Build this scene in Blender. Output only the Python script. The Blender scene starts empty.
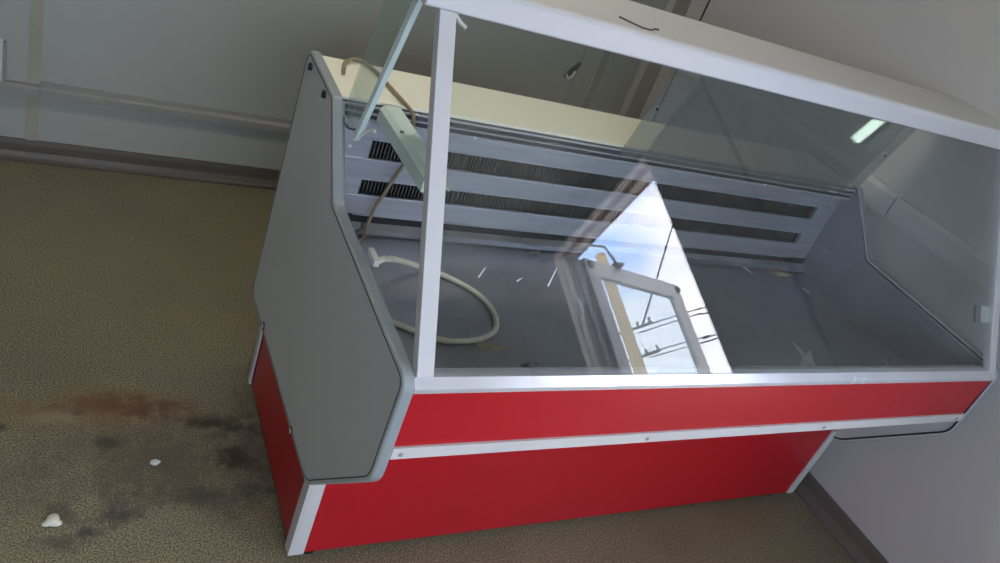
import bpy, bmesh, math, random
from mathutils import Vector, Matrix
random.seed(7)
S = 1.6          # metres per unit: the plinth of the counter is one unit long
ZO = 0.02        # the plinth stands on short feet, 2 cm above the floor
scene = bpy.context.scene
COL = scene.collection
def W(p): return Vector((p[0]*S, p[1]*S, p[2]*S+ZO))
FL = -ZO/S       # floor level in units

# ------------------------------------------------------------------ materials
def lin(c):
    return tuple(((v/255)/12.92 if v/255 <= .04045 else ((v/255+.055)/1.055)**2.4) for v in c)+(1,)
def newmat(name):
    m = bpy.data.materials.new(name); m.use_nodes = True
    nt = m.node_tree; nt.nodes.clear()
    out = nt.nodes.new('ShaderNodeOutputMaterial')
    return m, nt, out
def N(nt, t, **kw):
    n = nt.nodes.new(t)
    for k, v in kw.items():
        if k in n.inputs: n.inputs[k].default_value = v
        else: setattr(n, k, v)
    return n
def pbr(name, c, rough=.5, metal=0, var=.06, scale=9, bump=0, bscale=120, coat=0, stretch=None, spec=.5, rvar=0):
    m, nt, out = newmat(name)
    b = N(nt, 'ShaderNodeBsdfPrincipled', Roughness=rough, Metallic=metal)
    b.inputs['Specular IOR Level'].default_value = spec
    b.inputs['Coat Weight'].default_value = coat
    b.inputs['Coat Roughness'].default_value = .12
    co = N(nt, 'ShaderNodeTexCoord')
    mp = N(nt, 'ShaderNodeMapping')
    if stretch: mp.inputs['Scale'].default_value = stretch
    nt.links.new(co.outputs['Object'], mp.inputs['Vector'])
    no = N(nt, 'ShaderNodeTexNoise', Scale=scale, Detail=5.0, Roughness=.6)
    nt.links.new(mp.outputs['Vector'], no.inputs['Vector'])
    r = N(nt, 'ShaderNodeValToRGB')
    l = lin(c)
    r.color_ramp.elements[0].position = .3; r.color_ramp.elements[1].position = .7
    r.color_ramp.elements[0].color = tuple(max(0, v*(1-var)) for v in l[:3])+(1,)
    r.color_ramp.elements[1].color = tuple(min(1, v*(1+var)) for v in l[:3])+(1,)
    nt.links.new(no.outputs['Fac'], r.inputs['Fac'])
    nt.links.new(r.outputs['Color'], b.inputs['Base Color'])
    if rvar:
        mr = N(nt, 'ShaderNodeMapRange')
        mr.inputs['To Min'].default_value = max(.03, rough-rvar); mr.inputs['To Max'].default_value = rough+rvar
        nt.links.new(no.outputs['Fac'], mr.inputs['Value']); nt.links.new(mr.outputs['Result'], b.inputs['Roughness'])
    if bump:
        n2 = N(nt, 'ShaderNodeTexNoise', Scale=bscale, Detail=3.0)
        nt.links.new(mp.outputs['Vector'], n2.inputs['Vector'])
        bp = N(nt, 'ShaderNodeBump', Strength=bump, Distance=.002)
        nt.links.new(n2.outputs['Fac'], bp.inputs['Height']); nt.links.new(bp.outputs['Normal'], b.inputs['Normal'])
    nt.links.new(b.outputs['BSDF'], out.inputs['Surface'])
    return m
def thin_glass(name, tint=(.97, .985, .975), f0=.045, haze=0, hazecol=(170, 180, 172), smear=0.0, rough=.0):
    """a pane: clear transmission, Schlick reflection on each face, an optional film of dirt"""
    m, nt, out = newmat(name)
    tr = N(nt, 'ShaderNodeBsdfTransparent', Color=tint+(1,))
    gl = N(nt, 'ShaderNodeBsdfGlossy', Roughness=rough)
    ge = N(nt, 'ShaderNodeNewGeometry')
    dt = N(nt, 'ShaderNodeVectorMath', operation='DOT_PRODUCT')
    nt.links.new(ge.outputs['Incoming'], dt.inputs[0]); nt.links.new(ge.outputs['Normal'], dt.inputs[1])
    ab = N(nt, 'ShaderNodeMath', operation='ABSOLUTE'); nt.links.new(dt.outputs['Value'], ab.inputs[0])
    om = N(nt, 'ShaderNodeMath', operation='SUBTRACT'); om.inputs[0].default_value = 1; nt.links.new(ab.outputs[0], om.inputs[1])
    pw = N(nt, 'ShaderNodeMath', operation='POWER'); nt.links.new(om.outputs[0], pw.inputs[0]); pw.inputs[1].default_value = 5
    ma = N(nt, 'ShaderNodeMath', operation='MULTIPLY_ADD'); nt.links.new(pw.outputs[0], ma.inputs[0])
    ma.inputs[1].default_value = 1-f0; ma.inputs[2].default_value = f0
    mx = N(nt, 'ShaderNodeMixShader'); nt.links.new(ma.outputs[0], mx.inputs[0])
    base = tr.outputs[0]
    if haze or smear:
        df = N(nt, 'ShaderNodeBsdfDiffuse', Color=lin(hazecol))
        hz = N(nt, 'ShaderNodeMixShader'); hz.inputs[0].default_value = haze
        nt.links.new(tr.outputs[0], hz.inputs[1]); nt.links.new(df.outputs[0], hz.inputs[2])
        if smear:
            co = N(nt, 'ShaderNodeTexCoord')
            mp = N(nt, 'ShaderNodeMapping'); mp.inputs['Scale'].default_value = (9, 2, 2); mp.inputs['Rotation'].default_value = (0, .5, 0)
            nt.links.new(co.outputs['Object'], mp.inputs['Vector'])
            no = N(nt, 'ShaderNodeTexNoise', Scale=1.6, Detail=6.0, Roughness=.65); nt.links.new(mp.outputs[0], no.inputs['Vector'])
            mr = N(nt, 'ShaderNodeMapRange'); mr.inputs['From Min'].default_value = .45; mr.inputs['From Max'].default_value = .8
            mr.inputs['To Min'].default_value = haze; mr.inputs['To Max'].default_value = haze+smear
            nt.links.new(no.outputs['Fac'], mr.inputs['Value']); nt.links.new(mr.outputs[0], hz.inputs[0])
        base = hz.outputs[0]
    nt.links.new(base, mx.inputs[1]); nt.links.new(gl.outputs[0], mx.inputs[2])
    nt.links.new(mx.outputs[0], out.inputs['Surface'])
    return m
def emit(name, c, s):
    m, nt, out = newmat(name)
    e = N(nt, 'ShaderNodeEmission', Color=lin(c), Strength=s); nt.links.new(e.outputs[0], out.inputs['Surface']); return m

M = {}
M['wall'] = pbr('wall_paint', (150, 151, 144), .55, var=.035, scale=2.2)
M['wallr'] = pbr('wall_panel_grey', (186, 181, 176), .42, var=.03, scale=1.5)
M['ceil'] = pbr('ceiling_paint', (196, 196, 190), .7)
M['strip'] = pbr('beige_strip', (146, 142, 126), .5, var=.1, scale=14)
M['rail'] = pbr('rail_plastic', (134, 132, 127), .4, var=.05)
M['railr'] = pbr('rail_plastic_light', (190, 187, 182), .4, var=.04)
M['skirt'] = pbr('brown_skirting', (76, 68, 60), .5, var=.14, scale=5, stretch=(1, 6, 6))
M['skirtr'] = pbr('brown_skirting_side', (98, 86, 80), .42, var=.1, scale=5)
M['gap'] = pbr('dark_gap', (38, 38, 36), .8)
M['seam'] = pbr('seam_filler', (96, 96, 94), .7)
M['strip2'] = pbr('grey_strip', (140, 139, 130), .5, var=.08, scale=14)
M['red'] = pbr('red_laminate', (160, 15, 28), .3, var=.05, scale=3, coat=.0, spec=.4)
M['white'] = pbr('white_metal_paint', (190, 187, 184), .35, var=.02)
M['trim'] = pbr('white_trim', (190, 187, 183), .4, var=.03)
M['shelf'] = pbr('shelf_laminate', (192, 189, 187), .38, var=.025, scale=4)
M['plastic'] = pbr('grey_plastic', (180, 180, 176), .5, var=.03, scale=3, bump=.05, bscale=300)
M['edge'] = pbr('grey_plastic_edge', (132, 138, 139), .42, var=.04, scale=6)
M['cream'] = pbr('cream_laminate', (236, 232, 210), .35, var=.025, scale=3)
M['alu'] = pbr('brushed_aluminium', (186, 186, 192), .40, .65, var=.12, scale=5, stretch=(1, 12, 12), rvar=.1)
M['galv'] = pbr('galvanised_sheet', (164, 165, 170), .32, .7, var=.12, scale=7, rvar=.12)
M['chromed'] = pbr('bright_lip', (206, 206, 214), .22, .95, var=.15, scale=7, rvar=.08)
M['track'] = pbr('track_groove', (66, 62, 66), .5, .4, var=.1)
M['chrome'] = pbr('polished_strip', (222, 222, 224), .26, .6, var=.06, scale=8, rvar=.06)
M['dark'] = pbr('dark_recess', (26, 25, 26), .7)
M['fin'] = pbr('fin_metal', (104, 98, 94), .5, .7, var=.3, scale=18)
M['black'] = pbr('black_rubber', (18, 18, 18), .6)
M['screw'] = pbr('screw_steel', (96, 98, 100), .4, .8)
M['green'] = pbr('pale_green_paint', (196, 212, 200), .4, var=.04)
M['cordw'] = pbr('white_cable', (210, 206, 186), .45, var=.06, scale=30)
M['cordb'] = pbr('beige_cord', (128, 112, 86), .5, var=.15, scale=30)
M['paper'] = pbr('brown_paper', (168, 154, 128), .8, var=.2, scale=40)
M['wpaper'] = pbr('white_scrap', (205, 205, 198), .7, var=.1, scale=40)
M['pvc'] = pbr('pvc_frame', (226, 225, 228), .35, var=.03)
M['jamb'] = pbr('dark_jamb', (112, 108, 108), .45, var=.1)
M['jambd'] = pbr('dark_brown_rebate', (74, 62, 58), .5, var=.1)
M['brown'] = pbr('brown_red_frame', (104, 34, 36), .4, var=.1)
M['frame'] = pbr('beige_frame', (244, 234, 228), .45, var=.04)
M['concrete'] = pbr('pole_concrete', (246, 216, 172), .8, var=.1, scale=3)
M['asphalt'] = pbr('asphalt', (176, 172, 164), .9, var=.2, scale=2)
M['wire'] = pbr('wire_black', (30, 30, 34), .6)
M['glass'] = thin_glass('front_glass', f0=.052)
M['door_pane'] = thin_glass('hazy_pane', tint=(.86, .865, .86), f0=.045, haze=.24, hazecol=(150, 152, 148))
M['end_glass'] = thin_glass('end_glass', tint=(.90, .95, .92), f0=.05, haze=.05, hazecol=(190, 205, 196))
M['glass_edge'] = pbr('glass_edge', (206, 220, 214), .15, var=.08, scale=10, coat=.5)
M['win'] = thin_glass('window_glass', tint=(.90, .96, 1.0), f0=.05)
M['lamp'] = emit('lamp_glow', (214, 240, 226), 11.0)

M['tube'] = emit('added_lamp_glow', (255, 247, 234), 40)  # glow of the added ceiling lamp

# speckled linoleum with stains and darker patches
def floor_material():
    m, nt, out = newmat('speckled_linoleum')
    b = N(nt, 'ShaderNodeBsdfPrincipled', Roughness=.5)
    co = N(nt, 'ShaderNodeTexCoord')
    L = nt.links.new
    v = N(nt, 'ShaderNodeTexNoise', Scale=270.0, Detail=2.0, Roughness=.6); L(co.outputs['Object'], v.inputs['Vector'])
    r = N(nt, 'ShaderNodeValToRGB'); cr = r.color_ramp
    cr.elements[0].position = .36; cr.elements[0].color = lin((54, 47, 35))
    cr.elements[1].position = .64; cr.elements[1].color = lin((150, 138, 108))
    e = cr.elements.new(.47); e.color = lin((104, 95, 73))
    e = cr.elements.new(.54); e.color = lin((122, 112, 87))
    L(v.outputs['Fac'], r.inputs['Fac'])
    big = N(nt, 'ShaderNodeTexNoise', Scale=2.3, Detail=6.0, Roughness=.65); L(co.outputs['Object'], big.inputs['Vector'])
    mb = N(nt, 'ShaderNodeMapRange'); mb.inputs['From Min'].default_value = .3; mb.inputs['From Max'].default_value = .7
    mb.inputs['To Min'].default_value = .82; mb.inputs['To Max'].default_value = 1.12
    L(big.outputs['Fac'], mb.inputs['Value'])
    mul = N(nt, 'ShaderNodeMix', data_type='RGBA', blend_type='MULTIPLY'); mul.inputs[0].default_value = 1
    L(r.outputs['Color'], mul.inputs[6]); L(mb.outputs[0], mul.inputs[7])
    cur = mul.outputs[2]
    wob = N(nt, 'ShaderNodeTexNoise', Scale=11.0, Detail=6.0, Roughness=.75); L(co.outputs['Object'], wob.inputs['Vector'])
    def floor_patch(cur, cx, cy, rx, ry, col, amt, rough=.55):
        sp = N(nt, 'ShaderNodeMapping')
        sp.vector_type = 'POINT'
        sp.inputs['Location'].default_value = (-cx*S/(rx*S), -cy*S/(ry*S), 0)
        sp.inputs['Scale'].default_value = (1/(rx*S), 1/(ry*S), 0)
        L(co.outputs['Object'], sp.inputs['Vector'])
        ln = N(nt, 'ShaderNodeVectorMath', operation='LENGTH'); L(sp.outputs[0], ln.inputs[0])
        ad = N(nt, 'ShaderNodeMath', operation='MULTIPLY_ADD'); L(wob.outputs['Fac'], ad.inputs[0]); ad.inputs[1].default_value = rough*4
        L(ln.outputs['Value'], ad.inputs[2])
        mr = N(nt, 'ShaderNodeMapRange'); mr.interpolation_type = 'SMOOTHSTEP'
        mr.inputs['From Min'].default_value = rough*2-.1; mr.inputs['From Max'].default_value = rough*2+1.15
        mr.inputs['To Min'].default_value = amt; mr.inputs['To Max'].default_value = 0
        L(ad.outputs[0], mr.inputs['Value'])
        mx = N(nt, 'ShaderNodeMix', data_type='RGBA'); L(mr.outputs[0], mx.inputs[0]); L(cur, mx.inputs[6]); mx.inputs[7].default_value = lin(col)
        return mx.outputs[2]
    for st in ((-.14, .19, .30, .12, (70, 62, 52), .65, .9), (-.22, .30, .17, .055, (118, 92, 60), .6, .8), (-.20, .305, .12, .042, (92, 58, 32), .8, .9),
               (-.165, .297, .055, .024, (80, 46, 24), .85, .8), (-.06, .272, .11, .014, (70, 52, 36), .7, .9), (-.046, .188, .042, .034, (44, 30, 20), 1.0, 1.3),
               (-.075, .262, .035, .012, (42, 34, 26), .9, 1.0), (-.035, .250, .03, .010, (46, 36, 28), .9, 1.0), (-.217, .229, .022, .018, (50, 44, 38), .8, .8),
               (-.195, .098, .032, .020, (48, 44, 42), .85, .9), (-.10, .12, .16, .03, (62, 56, 50), .75, .9), (-.262, .066, .042, .022, (52, 48, 46), .8, .9),
               (-.24, .078, .014, .010, (44, 40, 38), .8), (-.270, .105, .03, .02, (66, 62, 58), .7, .8), (-.252, .292, .014, .011, (38, 34, 28), .95, .6), (-.345, .27, .016, .012, (44, 40, 34), .9, .6),
               (-.27, .285, .05, .018, (150, 142, 118), .45, 1.1), (-.02, .20, .05, .14, (52, 46, 40), .55, .8)):  # last entry: darker band along the left side of the plinth
        cur = floor_patch(cur, *st)
    L(cur, b.inputs['Base Color'])
    bp = N(nt, 'ShaderNodeBump', Strength=.04, Distance=.001); L(v.outputs['Fac'], bp.inputs['Height']); L(bp.outputs[0], b.inputs['Normal'])
    L(b.outputs[0], out.inputs['Surface'])
    return m
M['floor'] = floor_material()

# ------------------------------------------------------------------ builders
class MB:
    """collects shapes (in units) for ONE mesh object"""
    def __init__(s): s.bm = bmesh.new(); s.slot = 0
    def _new(s, before): 
        for f in s.bm.faces:
            if f not in before: f.material_index = s.slot
    def box(s, x0, x1, y0, y1, z0, z1, bev=0):
        t = bmesh.new()
        bmesh.ops.create_cube(t, size=1)
        for v in t.verts:
            v.co = W((x0+(x1-x0)*(v.co.x+.5), y0+(y1-y0)*(v.co.y+.5), z0+(z1-z0)*(v.co.z+.5)))
        if bev: bmesh.ops.bevel(t, geom=t.edges[:], offset=bev, segments=2, profile=.5, affect='EDGES')
        s.add(t); return s
    def add(s, t):
        me = bpy.data.meshes.new('tmp'); 
        for f in t.faces: f.material_index = s.slot
        bmesh.ops.recalc_face_normals(t, faces=t.faces[:])
        t.to_mesh(me); t.free(); s.bm.from_mesh(me); bpy.data.meshes.remove(me)
    def slab(s, pts, n, th, bev=0):
        """planar polygon pts (units) extruded by th (units) along world vector n"""
        t = bmesh.new(); n = Vector(n).normalized()*th
        a = [t.verts.new(W(p)) for p in pts]; b = [t.verts.new(W(Vector(p)+n)) for p in pts]
        t.faces.new(a); t.faces.new(b[::-1]); k = len(pts)
        for i in range(k): t.faces.new((a[i], a[(i+1) % k], b[(i+1) % k], b[i]))
        bmesh.ops.recalc_face_normals(t, faces=t.faces[:])
        if bev: bmesh.ops.bevel(t, geom=t.edges[:], offset=bev, segments=2, profile=.5, affect='EDGES')
        s.add(t); return s
    def prism(s, yz, x0, x1, bev=0):
        return s.slab([(x0, y, z) for y, z in yz], (1, 0, 0), x1-x0, bev)
    def tube(s, pts, r, seg=8, closed=False, smooth=4):
        """round tube through pts (units), r in units"""
        P = [W(p) for p in pts]
        if smooth > 1 and len(P) > 2:
            Q = []
            for i in range(len(P)-1):
                p0 = P[max(i-1, 0)]; p1 = P[i]; p2 = P[i+1]; p3 = P[min(i+2, len(P)-1)]
                for k in range(smooth):
                    u = k/smooth
                    Q.append(.5*((2*p1)+(p2-p0)*u+(2*p0-5*p1+4*p2-p3)*u*u+(3*p1-p0-3*p2+p3)*u**3))
            Q.append(P[-1]); P = Q
        t = bmesh.new(); rings = []; up = Vector((.13, .31, .94)).normalized()
        for i, p in enumerate(P):
            d = (P[min(i+1, len(P)-1)]-P[max(i-1, 0)]).normalized()
            if abs(d.dot(up)) > .98: up = Vector((1, .2, .1)).normalized()
            a = d.cross(up).normalized(); b = d.cross(a); up = -b if (-b).dot(up) > 0 else b
            rr = r*S if not callable(r) else r(i/(len(P)-1))*S
            rings.append([t.verts.new(p+a*math.cos(q)*rr+b*math.sin(q)*rr) for q in [2*math.pi*k/seg for k in range(seg)]])
        for A, B in zip(rings, rings[1:]):
            for k in range(seg): t.faces.new((A[k], A[(k+1) % seg], B[(k+1) % seg], B[k]))
        t.faces.new(rings[0][::-1]); t.faces.new(rings[-1])
        for f in t.faces: f.smooth = len(f.verts) == 4
        s.add(t); return s
    def disc(s, c, n, r, h, seg=14):
        n = Vector(n).normalized(); c = Vector(c)
        return s.tube([c, c+n*h], r, seg, smooth=1)
    def obj(s, name, mat, parent=None):
        me = bpy.data.meshes.new(name)
        if parent is not None:
            base = Vector((0, 0, 0)); q = parent
            while q: base += q.location; q = q.parent
            bmesh.ops.translate(s.bm, vec=-base, verts=s.bm.verts[:])
        s.bm.to_mesh(me); s.bm.free()
        for m in (mat if isinstance(mat, (list, tuple)) else [mat]): me.materials.append(M[m])
        o = bpy.data.objects.new(name, me); COL.objects.link(o)
        if parent is not None: o.parent = parent
        return o
    def top(s, name, mat, origin):
        """top-level one-mesh thing with its origin at its base"""
        w = W(origin); bmesh.ops.translate(s.bm, vec=-w, verts=s.bm.verts[:])
        o = s.obj(name, mat); o.location = w; return o
def tag(o, label=None, cat=None, group=None, kind=None):
    if label: o['label'] = label
    if cat: o['category'] = cat
    if group: o['group'] = group
    if kind: o['kind'] = kind
    return o
def empty(name, p):
    o = bpy.data.objects.new(name, None); COL.objects.link(o); o.location = W(p); o.empty_display_size = .1; return o
def fillet(poly, radii, seg=6):
    out = []; k = len(poly)
    for i, (p, r) in enumerate(zip(poly, radii)):
        p = Vector(p); a = Vector(poly[i-1]); b = Vector(poly[(i+1) % k])
        if r <= 0: out.append(tuple(p)); continue
        da = (a-p).normalized(); db = (b-p).normalized()
        h = math.acos(max(-1, min(1, da.dot(db))))/2
        t = min(r/math.tan(h), .48*min((a-p).length, (b-p).length)); rr = t*math.tan(h)
        c = p+(da+db).normalized()*(rr/math.sin(h))
        s0 = p+da*t-c; s1 = p+db*t-c
        a0 = math.atan2(s0.y, s0.x); a1 = math.atan2(s1.y, s1.x); d = (a1-a0+math.pi) % (2*math.pi)-math.pi
        for q in range(seg+1):
            g = a0+d*q/seg; out.append((c.x+rr*math.cos(g), c.y+rr*math.sin(g)))
    return out

# ------------------------------------------------------------------ room
XW, YR, YF, XL, ZC = 1.047, 1.050, -1.75, -1.45, 1.44
TH = .05
TR = .094
D0, D1, DZ = -1.163, -.674, 1.332          # door opening in the right wall (units)
def struct(mb, name, mat, label=None):
    o = mb.obj(name, mat); o['kind'] = 'structure'
    return o
struct(MB().box(XL, XW, YF, YR, FL-.04, FL), 'floor', 'floor')
struct(MB().box(XL-TH, XW+TH, YF-TH, YR+TH, ZC, ZC+.04), 'ceiling', 'ceil')
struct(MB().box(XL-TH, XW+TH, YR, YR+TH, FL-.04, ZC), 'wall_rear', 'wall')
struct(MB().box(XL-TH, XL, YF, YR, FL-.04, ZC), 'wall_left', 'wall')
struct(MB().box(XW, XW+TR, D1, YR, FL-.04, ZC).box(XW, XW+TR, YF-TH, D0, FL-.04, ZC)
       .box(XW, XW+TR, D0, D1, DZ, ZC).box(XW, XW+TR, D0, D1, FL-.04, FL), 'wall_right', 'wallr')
WX0, WX1, WZ0, WZ1 = -.95, .47, .58, 1.28   # unseen window behind the camera, added to let light in from the front
struct(MB().box(XL-TH, WX0, YF-TH, YF, FL-.04, ZC).box(WX1, XW, YF-TH, YF, FL-.04, ZC)
       .box(WX0, WX1, YF-TH, YF, FL-.04, WZ0).box(WX0, WX1, YF-TH, YF, WZ1, ZC), 'wall_front', 'wall')
# skirtings: coved profile
sk = [(0, 0), (.018, 0), (.018, .006), (.012, .010), (.007, .020), (.006, .036), (.004, .046), (0, .046)]
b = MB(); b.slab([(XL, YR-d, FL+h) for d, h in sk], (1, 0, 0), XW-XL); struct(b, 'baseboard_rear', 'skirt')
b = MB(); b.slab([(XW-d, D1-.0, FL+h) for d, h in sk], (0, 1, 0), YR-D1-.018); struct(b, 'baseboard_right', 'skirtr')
# cable trunking rail along the rear wall
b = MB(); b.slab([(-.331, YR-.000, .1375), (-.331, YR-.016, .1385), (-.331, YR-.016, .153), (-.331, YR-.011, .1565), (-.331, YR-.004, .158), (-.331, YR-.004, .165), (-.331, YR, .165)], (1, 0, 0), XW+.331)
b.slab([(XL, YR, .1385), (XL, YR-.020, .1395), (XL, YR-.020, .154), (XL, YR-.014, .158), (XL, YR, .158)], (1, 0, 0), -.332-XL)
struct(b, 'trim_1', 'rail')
# seam cover strips
b = MB().box(-.352, -.331, YR-.003, YR, FL+.046, .1375).box(-.352, -.331, YR-.003, YR, .166, ZC); struct(b, 'trim_2', 'strip')
b = MB().box(.918, .940, YR-.003, YR, .166, ZC).box(.862, .866, YR-.001, YR, .166, ZC); struct(b, 'trim_3', 'strip2')
# corner strip and panel gaps on the right wall
b = MB().box(XW-.004, XW, .965, 1.016, .166, ZC); struct(b, 'trim_4', 'strip2')
b = MB()
b.box(XW-.0012, XW, .9035, .9085, FL+.046, ZC); struct(b, 'trim_5', 'gap')
b = MB().box(XW-.0012, XW, -.432, -.422, FL+.046, ZC).box(XW-.0012, XW, -1.434, -1.422, FL+.046, ZC); struct(b, 'trim_8', 'seam')
# rail on the right wall
b = MB(); yy0, yy1 = -.075, YR
b.slab([(XW, .19, .529), (XW-.014, .19, .531), (XW-.014, .19, .569), (XW-.008, .19, .578), (XW, .19, .580)], (0, 1, 0), YR-.19)
b.slab([(XW, yy0, .529), (XW-.014, yy0, .531), (XW-.014, yy0, .565), (XW-.010, yy0, .574), (XW, yy0, .574)], (0, 1, 0), .262)
struct(b, 'trim_6', 'railr')
# trim band over the door and past it, parallel to the ceiling
b = MB().box(XW-.005, XW, -1.70, -.427, 1.338, 1.350); struct(b, 'trim_7', 'rail')

# entrance door in the right wall: frame, open leaf, closer
door = empty('door_1', (XW, D0, FL)); door['kind'] = 'structure'
fr = MB()
for xa, xb, sl in ((0, .022, 0), (.022, .047, 1), (.047, .076, 0), (.076, TR-.001, 1)):
    fr.slot = sl; e = .004 if sl else .006
    fr.box(XW+xa-(.004 if xa == 0 else 0), XW+xb, D0, D1, DZ-e, DZ)
    fr.box(XW+xa-(.004 if xa == 0 else 0), XW+xb, D1-e+.004, D1, FL, DZ-.006)
for xa, xb, sl, e in ((-.004, .019, 0, .006), (.019, .040, 0, .009), (.040, .068, 3, .005), (.068, TR-.001, 2, .008)):
    fr.slot = sl; fr.box(XW+xa, XW+xb, D0, D0+e, FL, DZ-.006)
fr.obj('door_frame', ['frame', 'brown', 'jamb', 'jambd'], door)
h0 = Vector((XW+TR+.002, D0+.014, 0)); dd = Vector((.971, -.240, 0)).normalized(); nn = Vector((dd.y, -dd.x, 0))
LW, LZ0, LZ1 = .508, .006, 1.320
def leaf_pt(u, z, o=0): q = h0+dd*u+nn*o; return (q.x, q.y, z)
lf = MB(); ST = .056
def bar(u0, u1, z0, z1, o0=-.010, o1=.010, mb=lf, bev=.003):
    mb.slab([leaf_pt(u0, z0, o0), leaf_pt(u1, z0, o0), leaf_pt(u1, z1, o0), leaf_pt(u0, z1, o0)], nn, o1-o0, bev)
bar(0, ST, LZ0, LZ1); bar(LW-ST, LW, LZ0, LZ1); bar(ST, LW-ST, LZ1-ST, LZ1); bar(ST, LW-ST, LZ0, LZ0+.12); bar(ST, LW-ST, .42, .48)
leaf = lf.obj('door_leaf', 'pvc', door)
g = MB(); bar(ST, LW-ST, .48, LZ1-ST, -.002, .002, g, 0); g.obj('pane', 'win', leaf)
g = MB(); bar(ST, LW-ST, LZ0+.12, .42, -.008, .008, g, 0); g.obj('kick_panel', 'pvc', leaf)
for u in (.022, LW-.014):
    p = leaf_pt(u, LZ1-.022, .010); q = leaf_pt(u, LZ1-.022, -.010)
    c = MB(); c.disc(p, nn, .013, .006); c.disc(q, -nn, .013, .006); c.obj('corner_plug', 'black', leaf)
ca = MB()
ca.tube([(XW-.003, -1.085, 1.352), (.980, -1.097, 1.338), (1.200, -1.093, 1.334), (1.300, -1.168, 1.326)], .0042, 8, smooth=1)
ca.box(1.285, 1.325, -1.190, -1.160, 1.318, 1.328, .002)
ca.obj('closer_arm', 'screw', door)
st = MB().box(XW+.030, XW+.046, D0+.004, D0+.013, 1.12, 1.17, .002).box(XW+.050, XW+.058, D0+.004, D0+.010, 1.165, 1.185, .001); st.obj('strike_plate', 'chrome', door)

# frame and pane of the added front wall window
win = empty('added_window_1', ((WX0+WX1)/2, YF, WZ0)); win['kind'] = 'structure'
wf = MB()
for x in (WX0, (WX0+WX1)/2-.012, WX1-.024): wf.box(x, x+.024, YF-.04, YF+.004, WZ0, WZ1, .003)
for z in (WZ0, WZ1-.024): wf.box(WX0, WX1, YF-.038, YF+.002, z, z+.024, .003)
wf.obj('added_window_frame', 'pvc', win)
MB().box(WX0+.02, WX1-.02, YF-.024, YF-.020, WZ0+.02, WZ1-.02).obj('pane', 'win', win)

# ------------------------------------------------------------------ outside
tag(struct(MB().box(-14, 16, -16, 14, -.24, -.20), 'ground', 'asphalt'))
pole = empty('utility_pole', (4.36, -4.46, -.20))
tag(pole, 'pale concrete utility pole standing outside beyond the open door', 'utility pole')
b = MB(); b.tube([(4.36, -4.46, -.20), (4.36, -4.46, 3.76)], lambda u: .072-.020*u, 14, smooth=1); b.obj('pole_shaft', 'concrete', pole)
for z, hl in ((2.92, .26), (2.64, .24)):
    b = MB(); k = hl*.7; b.tube([(4.36-k, -4.46-k, z), (4.36+k, -4.46+k, z)], .014, 8, smooth=1); ca_ = b.obj('crossarm', 'jamb', pole)
    for q in (-.9, -.45, .45, .9):
        c = MB(); c.tube([(4.36+k*q, -4.46+k*q, z), (4.36+k*q, -4.46+k*q, z+.055)], .013, 8, smooth=1); c.obj('insulator', 'jamb', ca_)
wires = [([(4.49, -4.37, 2.94), (4.69, -4.16, 3.364), (4.884, -3.93, 3.801), (5.30, -3.45, 4.7)], 'dark overhead wire rising steeply past the pole outside the door'),
         ([(4.47, -4.42, 2.938), (4.904, -4.017, 2.931), (5.125, -3.803, 2.923), (7.5, -1.5, 2.95)], 'topmost of the level overhead wires outside the door'),
         ([(4.47, -4.42, 2.886), (4.895, -4.031, 2.886), (5.115, -3.822, 2.870), (7.5, -1.5, 2.88)], 'second highest level overhead wire outside the door'),
         ([(4.47, -4.42, 2.674), (4.919, -4.038, 2.663), (5.072, -3.896, 2.651), (7.5, -1.5, 2.66)], 'third highest level overhead wire outside the door'),
         ([(4.47, -4.42, 2.626), (4.91, -4.052, 2.619), (5.065, -3.907, 2.616), (7.5, -1.5, 2.60)], 'lowest of the level overhead wires outside the door')]
for i, (pts, lb) in enumerate(wires):
    w = MB(); w.tube(pts, .009 if i == 0 else .006, 6); o = w.top('overhead_wire', 'wire', pts[0]); tag(o, lb, 'wire', 'overhead wires outside')

# ------------------------------------------------------------------ the display counter
ctr = empty('display_counter', (.5, .175, FL))
tag(ctr, 'red and grey refrigerated glass display counter with a white top shelf', 'display counter')
# plinth
MB().box(.002, .998, .0, .348, .0, .205).obj('plinth', 'red', ctr)
t = MB().box(-.0005, .0185, -.003, .0, .0, .20).box(-.003, 0, -.003, .016, .0, .20); t.obj('corner_trim', 'trim', ctr)
t = MB().box(.986, 1.0, -.003, .0, .0, .17).box(1.0, 1.0025, -.003, .016, .0, .17); t.obj('corner_trim', 'trim', ctr)
t = MB().box(-.003, 0, .336, .352, .0, .17).box(-.003, .02, .3485, .3515, .0, .17); t.obj('corner_trim', 'trim', ctr)
for x, y in ((.03, .02), (.955, .02), (.03, .325), (.955, .325)):
    f = MB(); f.disc((x, y, FL), (0, 0, 1), .016, .004); f.disc((x, y, FL+.003), (0, 0, 1), .009, -FL); f.obj('foot', 'black' if x < .5 else 'screw', ctr)
# upper body
MB().prism([(-.148, .346), (-.001, .200), (.385, .148), (.385, .30), (-.085, .30), (-.130, .344)], .001, .999).obj('underside_shell', 'galv', ctr)
MB().box(.001, .999, .386, .392, .149, .548).obj('back_panel', 'plastic', ctr)
MB().box(.002, .998, -.150, -.144, .358, .436).obj('front_panel', 'red', ctr)
ft = MB().box(.001, .999, -.1535, -.147, .3460, .3610, .0012).obj('lower_trim', 'trim', ctr)
for x in (.011, .33, .654, .983):
    s = MB(); s.disc((x, -.1535, .3525), (0, -1, 0), .0026, .0008, 10); s.obj('screw', 'rail', ft)
MB().prism([(-.1525, .4335), (-.1525, .4385), (-.1450, .4475), (-.1380, .4485), (-.130, .446), (-.130, .437), (-.146, .4335)], .0005, .9995).obj('sill_strip', 'chrome', ctr)
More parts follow.
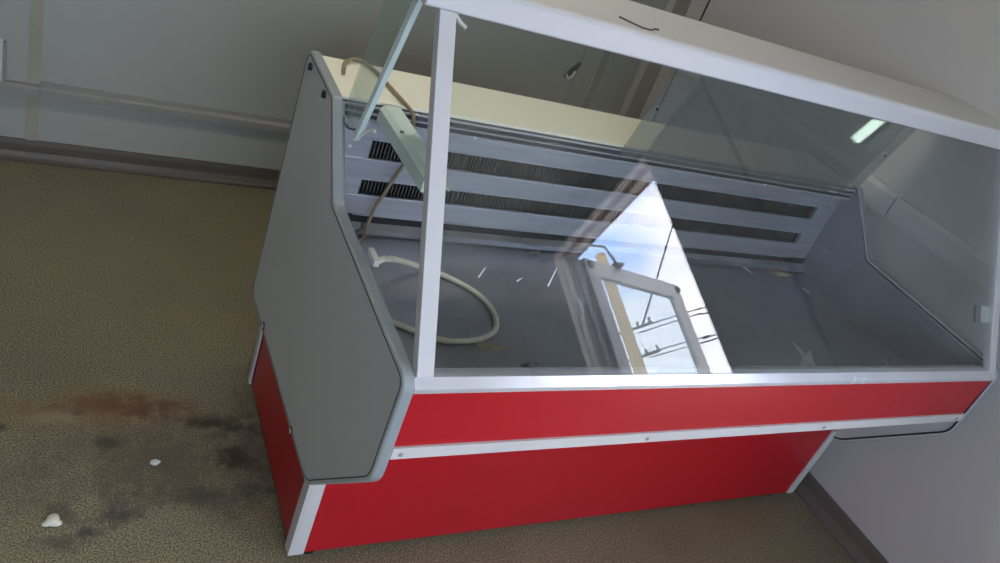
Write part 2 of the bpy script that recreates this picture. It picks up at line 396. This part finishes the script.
# end panels
prof = [(-.154, .452), (-.156, .318), (-.012, .150), (.405, .136), (.399, .300), (.390, .564), (.241, .557), (.146, .462)]
rad = [.018, .040, .045, .022, .05, .022, .015, .018]
def inset(p, d):
    k = len(p); out = []
    for i in range(k):
        a, b_, c = Vector(p[i-1]), Vector(p[i]), Vector(p[(i+1) % k])
        n1 = (b_-a).normalized(); n2 = (c-b_).normalized()
        n1 = Vector((-n1.y, n1.x)); n2 = Vector((-n2.y, n2.x)); m = (n1+n2).normalized(); out.append(tuple(b_+m*d/max(.3, m.dot(n1))))
    return out
pf = fillet(prof, rad)
PT = .0125
for side in (0, 1):
    b = MB()
    x0, x1 = (-PT, 0) if side == 0 else (1.0, 1+PT)
    b.prism(pf, x0, x1, .003)
    for f in b.bm.faces: f.material_index = 0 if abs(f.normal.x) > .9 else 1
    ep = b.obj('end_panel', ['plastic', 'edge'], ctr)
    if side == 1:  # dark tube stands in for the shadow gap along the inside edge
        ins = fillet(inset(prof, .005), [max(.006, r-.005) for r in rad])
        s_ = MB(); s_.tube([(1.0, y, z) for y, z in ins]+[(1.0,)+ins[0]], .0016, 6, smooth=1); s_.obj('seam_shade_line', 'gap', ep)
    if side == 0:
        # thin dark joint between the flat face and its moulded edge along the rear and bottom
        ins = fillet(inset(prof, .006), [max(.006, r-.006) for r in rad])
        def near(y, z): return z < .556 and (y > .30 or z < .20)
        s_ = MB()
        run = [(y, z) for y, z in ins]
        s_.tube([(-PT-.0002, y, z) for y, z in run]+[(-PT-.0002,)+run[0]], .0006, 6, smooth=1); s_.obj('seam_shade_line', 'gap', ep)
        for y, z in ((.300, .152), (.080, .1515)):
            s = MB(); s.disc((-PT, y, z), (-1, 0, 0), .006, .0012, 12); s.slot = 1; s.disc((-PT-.0010, y, z), (-1, 0, 0), .0038, .0012, 12); s.obj('screw', ['black', 'plastic'], ep)
        for y, z in ((.356, .546), (.2725, .544)):
            s = MB(); s.tube([(-PT-.0006, y, z-.004), (-PT-.0006, y, z+.004)], .0042, 8, smooth=1); s.obj('screw_hole', 'black', ep)
# cold well: deck, side linings, rear grille with evaporator fins
ZD = .362
dk = MB().box(.001, .999, -.134, .262, ZD-.006, ZD)
dk.box(.001, .999, -.137, -.133, ZD-.006, .437)
dk.obj('deck', 'galv', ctr)
for x0, x1 in ((.0003, .0030), (.997, .9997)):
    MB().prism([(-.133, ZD), (.258, ZD), (.258, .545), (.240, .552), (.148, .457), (-.133, .443)], x0, x1).box(x0-.003 if x0 > .5 else x0, x1 if x0 > .5 else x1+.003, -.13, .256, .430, .4335).obj('side_lining', 'galv', ctr)
gp = MB()
for z0, z1 in ((.500, .530), (.4415, .4715), (.386, .4165)): gp.box(.004, .996, .258, .264, z0, z1, .0015)
gp.box(.004, .058, .2585, .2635, .40, .52).box(.946, .996, .2585, .2635, .40, .52)
for z in (.500, .4415, .386): gp.box(.058, .946, .256, .262, z-.0005, z+.0012)
grille = gp.obj('rear_grille', 'alu', ctr)
for x, zs in ((.030, (.512, .486, .455, .428)), (.972, (.512, .486, .455, .428))):
    for z in zs:
        s = MB(); s.disc((x, .258, z), (0, -1, 0), .0032, .0012, 8); s.obj('rivet', 'trim', grille)
fn = MB()
x = .062
while x < .945:
    if not (.40 < x < .404): fn.box(x, x+.0016, .268, .300, .408, .508)
    x += .0052
fn.obj('evaporator_fins', 'fin', ctr)
ev = MB().box(.004, .996, .302, .306, .37, .53)
ev.obj('evaporator_housing', 'dark', ctr)
MB().prism([(.258, .3785), (.250, .3785), (.243, .3720), (.241, .3640), (.246, .3640), (.258, .3740)], .004, .996).obj('drip_lip', 'chromed', ctr)
MB().box(.004, .996, .2565, .2600, .3780, .3860).obj('drip_gap', 'dark', ctr)
# serving ledge and the sliding door track along its front
MB().box(.0005, .9995, .252, .386, .545, .5545, .0015).obj('rear_ledge', 'cream', ctr)
tk = MB()
tk.slot = 1; tk.box(.001, .999, .2475, .2515, .5305, .5510)
tk.slot = 0; tk.box(.001, .999, .2445, .2515, .5475, .5500).box(.001, .999, .2425, .2480, .5395, .5412).box(.001, .999, .2455, .2575, .5290, .5320)
tk.obj('door_track', ['chrome', 'track'], ctr)
# front glass between two white posts
G0 = Vector((0, -.1485, .4445)); G1 = Vector((0, .045, .7345)); gd = (G1-G0).normalized(); gn = Vector((0, -gd.z, gd.y))   # gn: outwards
U0 = .014
def gp_(x, u, o=0): q = G0+(G1-G0)*u+gn*o; return (x, q.y, q.z)
front = MB().slab([gp_(.0175, U0, -.003), gp_(.983, U0, -.003), gp_(.983, 1, -.003), gp_(.0175, 1, -.003)], gn, .003).obj('front_glass', 'glass', ctr)
for x0, x1 in ((.001, .0185), (.978, .995)):
    MB().slab([gp_(x0, U0, -.010), gp_(x1, U0, -.010), gp_(x1, 1, -.010), gp_(x0, 1, -.010)], gn, .012, .0012).obj('corner_post', 'white', ctr)
for (xa, ua), (xb, ub) in (((.0598, .293), (.0669, .320)), ((.1035, .2885), (.1103, .2984)), ((.1412, .2795), (.1507, .332))):
    MB().slab([gp_(xa, ua, .0002), gp_(xa+.0012, ua-.002, .0002), gp_(xb+.0009, ub, .0002), gp_(xb, ub, .0002)], gn, .0003).obj('scratch', 'wpaper', front)
# top shelf
sp = fillet([(.044, .7345), (.215, .7345), (.215, .7625), (.044, .7625)], [.003, .003, .003, .008])
sh = MB().prism(sp, -.014, 1.0465, .001).obj('top_shelf', 'shelf', ctr)
MB().box(.0, 1.0, .190, .193, .722, .7345).box(.0, 1.0, .201, .204, .722, .7345).box(.0, 1.0, .19, .204, .7315, .7345).obj('upper_track', 'alu', ctr)
# two hazy sliding panes pushed to the right
def pane(x0, x1, yb, yt, holes):
    pb = [(x0, yb, .5415), (x1, yb, .5415), (x1, yt, .7305), (x0, yt, .7305)]
    n = Vector((0, -(.7305-.5415), yt-yb)).normalized()
    p = MB().slab(pb, n, .0028).obj('sliding_pane', 'door_pane', ctr)
    for hx, hz in holes:
        u = (hz-.5415)/(.7305-.5415); c = Vector((hx, yb+(yt-yb)*u, hz))+n*.0029
        s = MB(); s.disc(c, n, .0042, .0008, 16); s.slot = 1; s.disc(c+n*.0006, n, .0032, .0008, 12); s.obj('finger_hole', ['plastic', 'black'], p)
pane(.437, .960, .2455, .197, [(.446, .632)])
pane(.488, .996, .2505, .2005, [(.982, .634)])
# narrow glass pane at the left end
eg = MB().slab([(.004, .238, .545), (.004, .181, .534), (.004, .112, .7335), (.004, .192, .7335)], (1, 0, 0), .003)
eo = eg.obj('end_glass', 'end_glass', ctr)
e_ = MB().slab([(.0035, .185, .5325), (.0035, .176, .5325), (.0035, .102, .7335), (.0035, .114, .7335)], (1, 0, 0), .006); e_.obj('glass_edge', 'glass_edge', eo)
# painted cross arm from the track to the front glass
ar = MB()
ar.slab([(.049, .241, .534), (.075, .241, .534), (.075, .241, .5565), (.055, .241, .5565), (.049, .241, .5510)], (0, -1, 0), .18)
ar.slab([(.075, .062, .5565), (.060, .062, .5565), (.060, .046, .5565), (.068, .034, .5565)], (0, 0, -1), .004)
ao = ar.obj('cross_arm', 'green', ctr)
for y in (.165, .07):
    s = MB(); s.disc((.072 if y < .1 else .0535, y, .556), (0, 0, 1), .0028, .0012, 8); s.obj('screw', 'screw', ao)
# clip at the right end
gc = MB()
gc.slab([gp_(.953, .228, -.009), gp_(.984, .228, -.009), gp_(.984, .303, -.009), gp_(.953, .303, -.009)], gn, .005, .001); gc.slot = 1
gc.slab([gp_(.939, .228, -.008), gp_(.953, .228, -.008), gp_(.953, .303, -.008), gp_(.939, .303, -.008)], gn, .004, .0005)
gc.obj('glass_clip', ['plastic', 'jamb'], ctr)

# ------------------------------------------------------------------ loose things
c = MB(); pts = [(.008, .045, .4625), (.03, .075, .445), (.070, .115, .40), (.105, .150, .374), (.150, .148, .369), (.185, .130, .3660), (.208, .094, .3660), (.207, .054, .3660), (.176, .019, .3660), (.142, .008, .3660), (.108, .012, .3660), (.066, .037, .3660), (.03, .06, .3660)]
pts = [(.0060, .024, .463), (.020, .038, .458), (.045, .082, .430), (.085, .135, .395), (.130, .158, .372), (.170, .146, .3660), (.201, .112, .3660), (.210, .072, .3660), (.198, .036, .3660), (.172, .016, .3660), (.140, .009, .3660), (.108, .012, .3660), (.066, .037, .3660), (.022, .065, .3660)]
cb = empty('white_cable', pts[0])
tag(cb, 'white cable looping over the metal deck behind the left end of the front glass', 'cable')
c.tube(pts, .0038, 10); c.obj('flex', 'cordw', cb)
p = MB(); p.slab([(.001, .018, .4600), (.008, .018, .4595), (.008, .043, .4605), (.001, .043, .4615)], (0, 0, 1), .008, .0015); p.disc((.008, .032, .464), (1, 0, .2), .0024, .0010); p.obj('plug', 'trim', cb)

c = MB(); pts = [(.020, .322, .5580), (.026, .345, .5580), (.034, .366, .5580), (.048, .380, .5600), (.064, .378, .5590), (.075, .345, .5580), (.081, .290, .5580), (.085, .250, .5583), (.091, .232, .553), (.097, .2335, .53), (.103, .238, .49), (.098, .246, .455), (.085, .247, .41), (.077, .240, .385), (.068, .225, .3655), (.03, .21, .3655)]
c.tube(pts, .0026, 8); o = c.top('beige_cord', 'cordb', pts[0])
tag(o, 'thin beige cord arching over the cream ledge and hanging down past the rear grille', 'cord')
c = MB(); pts = [(.0045, .183, .530), (.0075, .176, .538), (.011, .168, .548), (.014, .161, .554), (.017, .155, .556)]
c.tube(pts, .0022, 8); o = c.top('cable_stub', 'cordw', pts[0]); tag(o, 'short white cable stub by the foot of the narrow left glass pane', 'cable')
c = MB(); pts = [(.002, .226, .538), (.004, .210, .532), (.010, .196, .538), (.013, .186, .555), (.012, .180, .575)]
c.tube(pts, .0014, 6); o = c.top('thin_wire', 'screw', pts[0]); tag(o, 'thin dark wire hooked round the thick edge of the left glass pane', 'wire')
c = MB(); pts = [(.019, .046, .7335), (.024, .044, .728), (.031, .041, .7245)]
c.tube(pts, .0022, 6); o = c.top('cable_tie', 'trim', pts[0]); tag(o, 'white cable tie end under the shelf beside the left white post', 'cable tie')
# scraps on the deck
def scrap(name, x, y, z, pts, mat, label, cat, group=None, th=.0008, curl=.0):
    t = bmesh.new(); k = len(pts)
    cv = t.verts.new(W((x, y, z+th+curl))); cb_ = t.verts.new(W((x, y, z+curl*.6)))
    a = [t.verts.new(W((x+px, y+py, z+th+curl*random.random()))) for px, py in pts]
    b_ = [t.verts.new(v.co-Vector((0, 0, th*S))) for v in a]
    for i in range(k):
        j = (i+1) % k
        t.faces.new((cv, a[i], a[j])); t.faces.new((cb_, b_[j], b_[i])); t.faces.new((a[i], b_[i], b_[j], a[j]))
    m_ = MB(); m_.add(t); o = m_.top(name, mat, (x, y, z)); tag(o, label, cat, group); return o
scrap('paper_scrap', .180, .004, ZD, [(-.022, .006), (-.008, .010), (.0, .002), (.014, .003), (.026, -.003), (.012, -.006), (.002, -.010), (-.006, -.004), (-.016, -.008)], 'paper', 'torn leaf-like scrap lying on the deck beside the white cable loop', 'scrap', curl=.001)
scrap('brown_wrapper', .912, .232, ZD, [(-.028, -.002), (-.018, .012), (.004, .010), (.030, .006), (.034, -.008), (.008, -.010), (-.016, -.012)], 'paper', 'crumpled brown paper piece on the deck below the rear grille at right', 'scrap', curl=.004)
scrap('paper_strip', .826, .236, ZD, [(-.006, .012), (.003, .012), (.007, -.004), (.006, -.016), (.001, -.014), (.0, .002)], 'wpaper', 'small pale curled strip on the deck left of the brown paper piece', 'scrap', curl=.003)
scrap('white_chip', .936, .178, ZD, [(-.006, -.010), (.003, -.012), (.007, .0), (.002, .010), (-.005, .006)], 'wpaper', 'small white chip on the deck in front of the brown paper piece', 'scrap', curl=.004)
scrap('wood_splinter', .929, .106, ZD, [(-.014, .009), (-.010, .012), (.010, -.004), (.014, -.010), (.010, -.011)], 'paper', 'thin tan splinter on the deck at right', 'scrap', curl=.002)
scrap('tan_crumb', .972, .086, ZD, [(-.014, .006), (-.004, .010), (.010, .002), (.014, -.008), (.002, -.010), (-.010, -.003)], 'paper', 'lumpy tan crumb on the deck near the right side lining', 'crumb', curl=.005)
scrap('white_crumb', .935, -.030, ZD, [(-.003, -.006), (.003, -.005), (.004, .006), (-.002, .007)], 'wpaper', 'tiny white crumb on the deck near the right end of the sill', 'crumb', curl=.003)
scrap('tape_scrap', .742, -.012, ZD, [(-.034, -.026), (-.006, -.006), (.006, .034), (.012, .034), (.010, .004), (.034, .016), (.012, -.012), (.004, -.030), (-.006, -.022)], 'wpaper', 'torn star-shaped piece of clear tape stuck on the deck', 'tape', curl=.001)
# strip on the top shelf
c = MB(); pts = [(.226, .088, .7634), (.243, .064, .7634), (.258, .066, .7634), (.268, .076, .7634), (.276, .078, .7634)]
c.tube(pts, .0011, 6, smooth=1); o = c.top('bent_wire_piece', 'screw', pts[0]); tag(o, 'bent dark piece of wire lying on the white top shelf', 'wire')
# floor crumbs
def lump(name, x, y, r, mat, label, cat):
    t = bmesh.new(); bmesh.ops.create_icosphere(t, subdivisions=3, radius=1)
    rnd = random.Random(int(x*1e4))
    ax = [(Vector((rnd.uniform(-1, 1), rnd.uniform(-1, 1), rnd.uniform(-1, 1))), rnd.uniform(.12, .3)) for _ in range(7)]
    for v in t.verts:
        k = 1+sum(a*math.sin(3*v.co.dot(d)) for d, a in ax)*.5
        v.co = W((x, y, FL))+Vector((v.co.x*r*1.1*k, v.co.y*r*k, max(0, v.co.z*.5*k+.42)*r))*S
    m_ = MB(); m_.add(t); o = m_.top(name, mat, (x, y, FL)); tag(o, label, cat)
lump('plaster_lump', -.279, .097, .0095, 'cordw', 'pale plaster lump on the stained floor, the larger of two', 'debris')
lump('plaster_crumb', -.154, .187, .0055, 'wpaper', 'small white crumb on the floor nearer to the counter', 'debris')
# fixture marks on the walls
hk = empty('wall_hook', (.845, YR, .405))
tag(hk, 'small torn metal hook fixed to the rear wall above the cream ledge', 'hook')
MB().slab([(.828, YR-.002, .402), (.842, YR-.002, .398), (.860, YR-.002, .424), (.868, YR-.002, .446), (.858, YR-.002, .448), (.838, YR-.002, .424)], (0, 1, 0), .0018).obj('plate', 'screw', hk)
c = MB(); c.tube([(.836, YR-.002, .410), (.834, YR-.014, .405), (.842, YR-.018, .412), (.852, YR-.010, .424)], .003, 6); c.obj('hook_arm', 'trim', hk)
sk_ = empty('socket_box', (-.405, YR, .158))
tag(sk_, 'white plastic box on the rear wall above the trunking, at the photo\'s left edge', 'socket')
MB().box(-.425, -.394, YR-.016, YR-.0005, .158, .242, .002).obj('housing', 'plastic', sk_)
MB().box(-.394, -.389, YR-.010, YR-.0005, .158, .236, .001).obj('side_flange', 'rail', sk_)
lp = empty('wall_lamp', (XW, -.09, .935))
tag(lp, 'slim glowing greenish white lamp on the right wall, reflected in the front glass', 'lamp')
MB().box(XW-.012, XW-.0005, -.168, -.02, .940, .957, .002).obj('lamp_base', 'trim', lp)
MB().box(XW-.026, XW-.012, -.168, -.022, .941, .956, .003).obj('diffuser', 'lamp', lp)

# ceiling lamp added out of view to brighten the counter and walls
cl = empty('added_ceiling_lamp', (0, .42, ZC))
tag(cl, 'added light source out of view, long white tubes on the ceiling above the left end of the counter', 'lamp')
MB().box(-.415, .415, .385, .455, ZC-.022, ZC-.0005, .004).obj('added_lamp_housing', 'white', cl)
MB().tube([(-.40, .405, ZC-.036), (.40, .405, ZC-.036)], .010, 12, smooth=1).obj('tube', 'tube', cl)
MB().tube([(-.40, .435, ZC-.036), (.40, .435, ZC-.036)], .010, 12, smooth=1).obj('tube', 'tube', cl)

# ------------------------------------------------------------------ sky, sun
w = bpy.data.worlds.new('sky'); scene.world = w; w.use_nodes = True
nt = w.node_tree; nt.nodes.clear(); L = nt.links.new
out = N(nt, 'ShaderNodeOutputWorld'); bg = N(nt, 'ShaderNodeBackground')
SKY = 19.0
bg.inputs['Strength'].default_value = SKY
co = N(nt, 'ShaderNodeTexCoord')
mp = N(nt, 'ShaderNodeMapping'); mp.inputs['Scale'].default_value = (1, 1, 2.2); mp.inputs['Location'].default_value = (.3, .9, .2)
L(co.outputs['Generated'], mp.inputs['Vector'])
no = N(nt, 'ShaderNodeTexNoise', Scale=3.2, Detail=7.0, Roughness=.55); L(mp.outputs[0], no.inputs['Vector'])
r = N(nt, 'ShaderNodeValToRGB'); r.color_ramp.elements[0].position = .40; r.color_ramp.elements[1].position = .57
r.color_ramp.elements[0].color = (.30, .42, .68, 1); r.color_ramp.elements[1].color = (.73, .71, .745, 1)
L(no.outputs['Fac'], r.inputs['Fac']); L(r.outputs['Color'], bg.inputs['Color']); L(bg.outputs[0], out.inputs['Surface'])
sun = bpy.data.lights.new('sun', 'SUN'); sun.energy = 40; sun.angle = .05; sun.color = (1, .93, .8)
so = bpy.data.objects.new('sun', sun); COL.objects.link(so); so.location = (-6, 4, 12)
so.rotation_euler = Vector((.16, -.58, -.80)).to_track_quat('-Z', 'Y').to_euler()
def portal(name, c, n, sx, sy):
    l = bpy.data.lights.new(name, 'AREA'); l.shape = 'RECTANGLE'; l.size = sx*S; l.size_y = sy*S; l.cycles.is_portal = True
    o = bpy.data.objects.new(name, l); COL.objects.link(o); o.location = W(c); o.rotation_euler = Vector(n).to_track_quat('-Z', 'Z').to_euler()
portal('door_opening_portal', (XW+TR+.004, (D0+D1)/2, DZ/2), (-1, 0, 0), D1-D0, DZ)
portal('added_window_portal', ((WX0+WX1)/2, YF-.05, (WZ0+WZ1)/2), (0, 1, 0), WX1-WX0, WZ1-WZ0)

# ------------------------------------------------------------------ camera
cam = bpy.data.cameras.new('camera'); cam.sensor_width = 36; cam.lens = 780.33*36/1000; cam.clip_start = .02; cam.clip_end = 200
co_ = bpy.data.objects.new('camera', cam); COL.objects.link(co_)
X = Vector((0.86257, -0.38201, 0.33171)); Y = Vector((-0.05146, 0.58600, 0.80868)); Z = Vector((-0.50331, -0.71462, 0.48581))
co_.matrix_world = Matrix.Translation(W((-0.30278, -0.64416, 0.90094))) @ Matrix((X, Y, Z)).transposed().to_4x4()
scene.camera = co_
vs = scene.view_settings; vs.view_transform = 'Standard'; vs.look = 'None'; vs.gamma = 1; vs.use_curve_mapping = False; vs.exposure = -0.12
cy = scene.cycles
cy.use_denoising = True
cy.transparent_max_bounces = 24; cy.max_bounces = 14; cy.diffuse_bounces = 8; cy.glossy_bounces = 6; cy.sample_clamp_indirect = 3
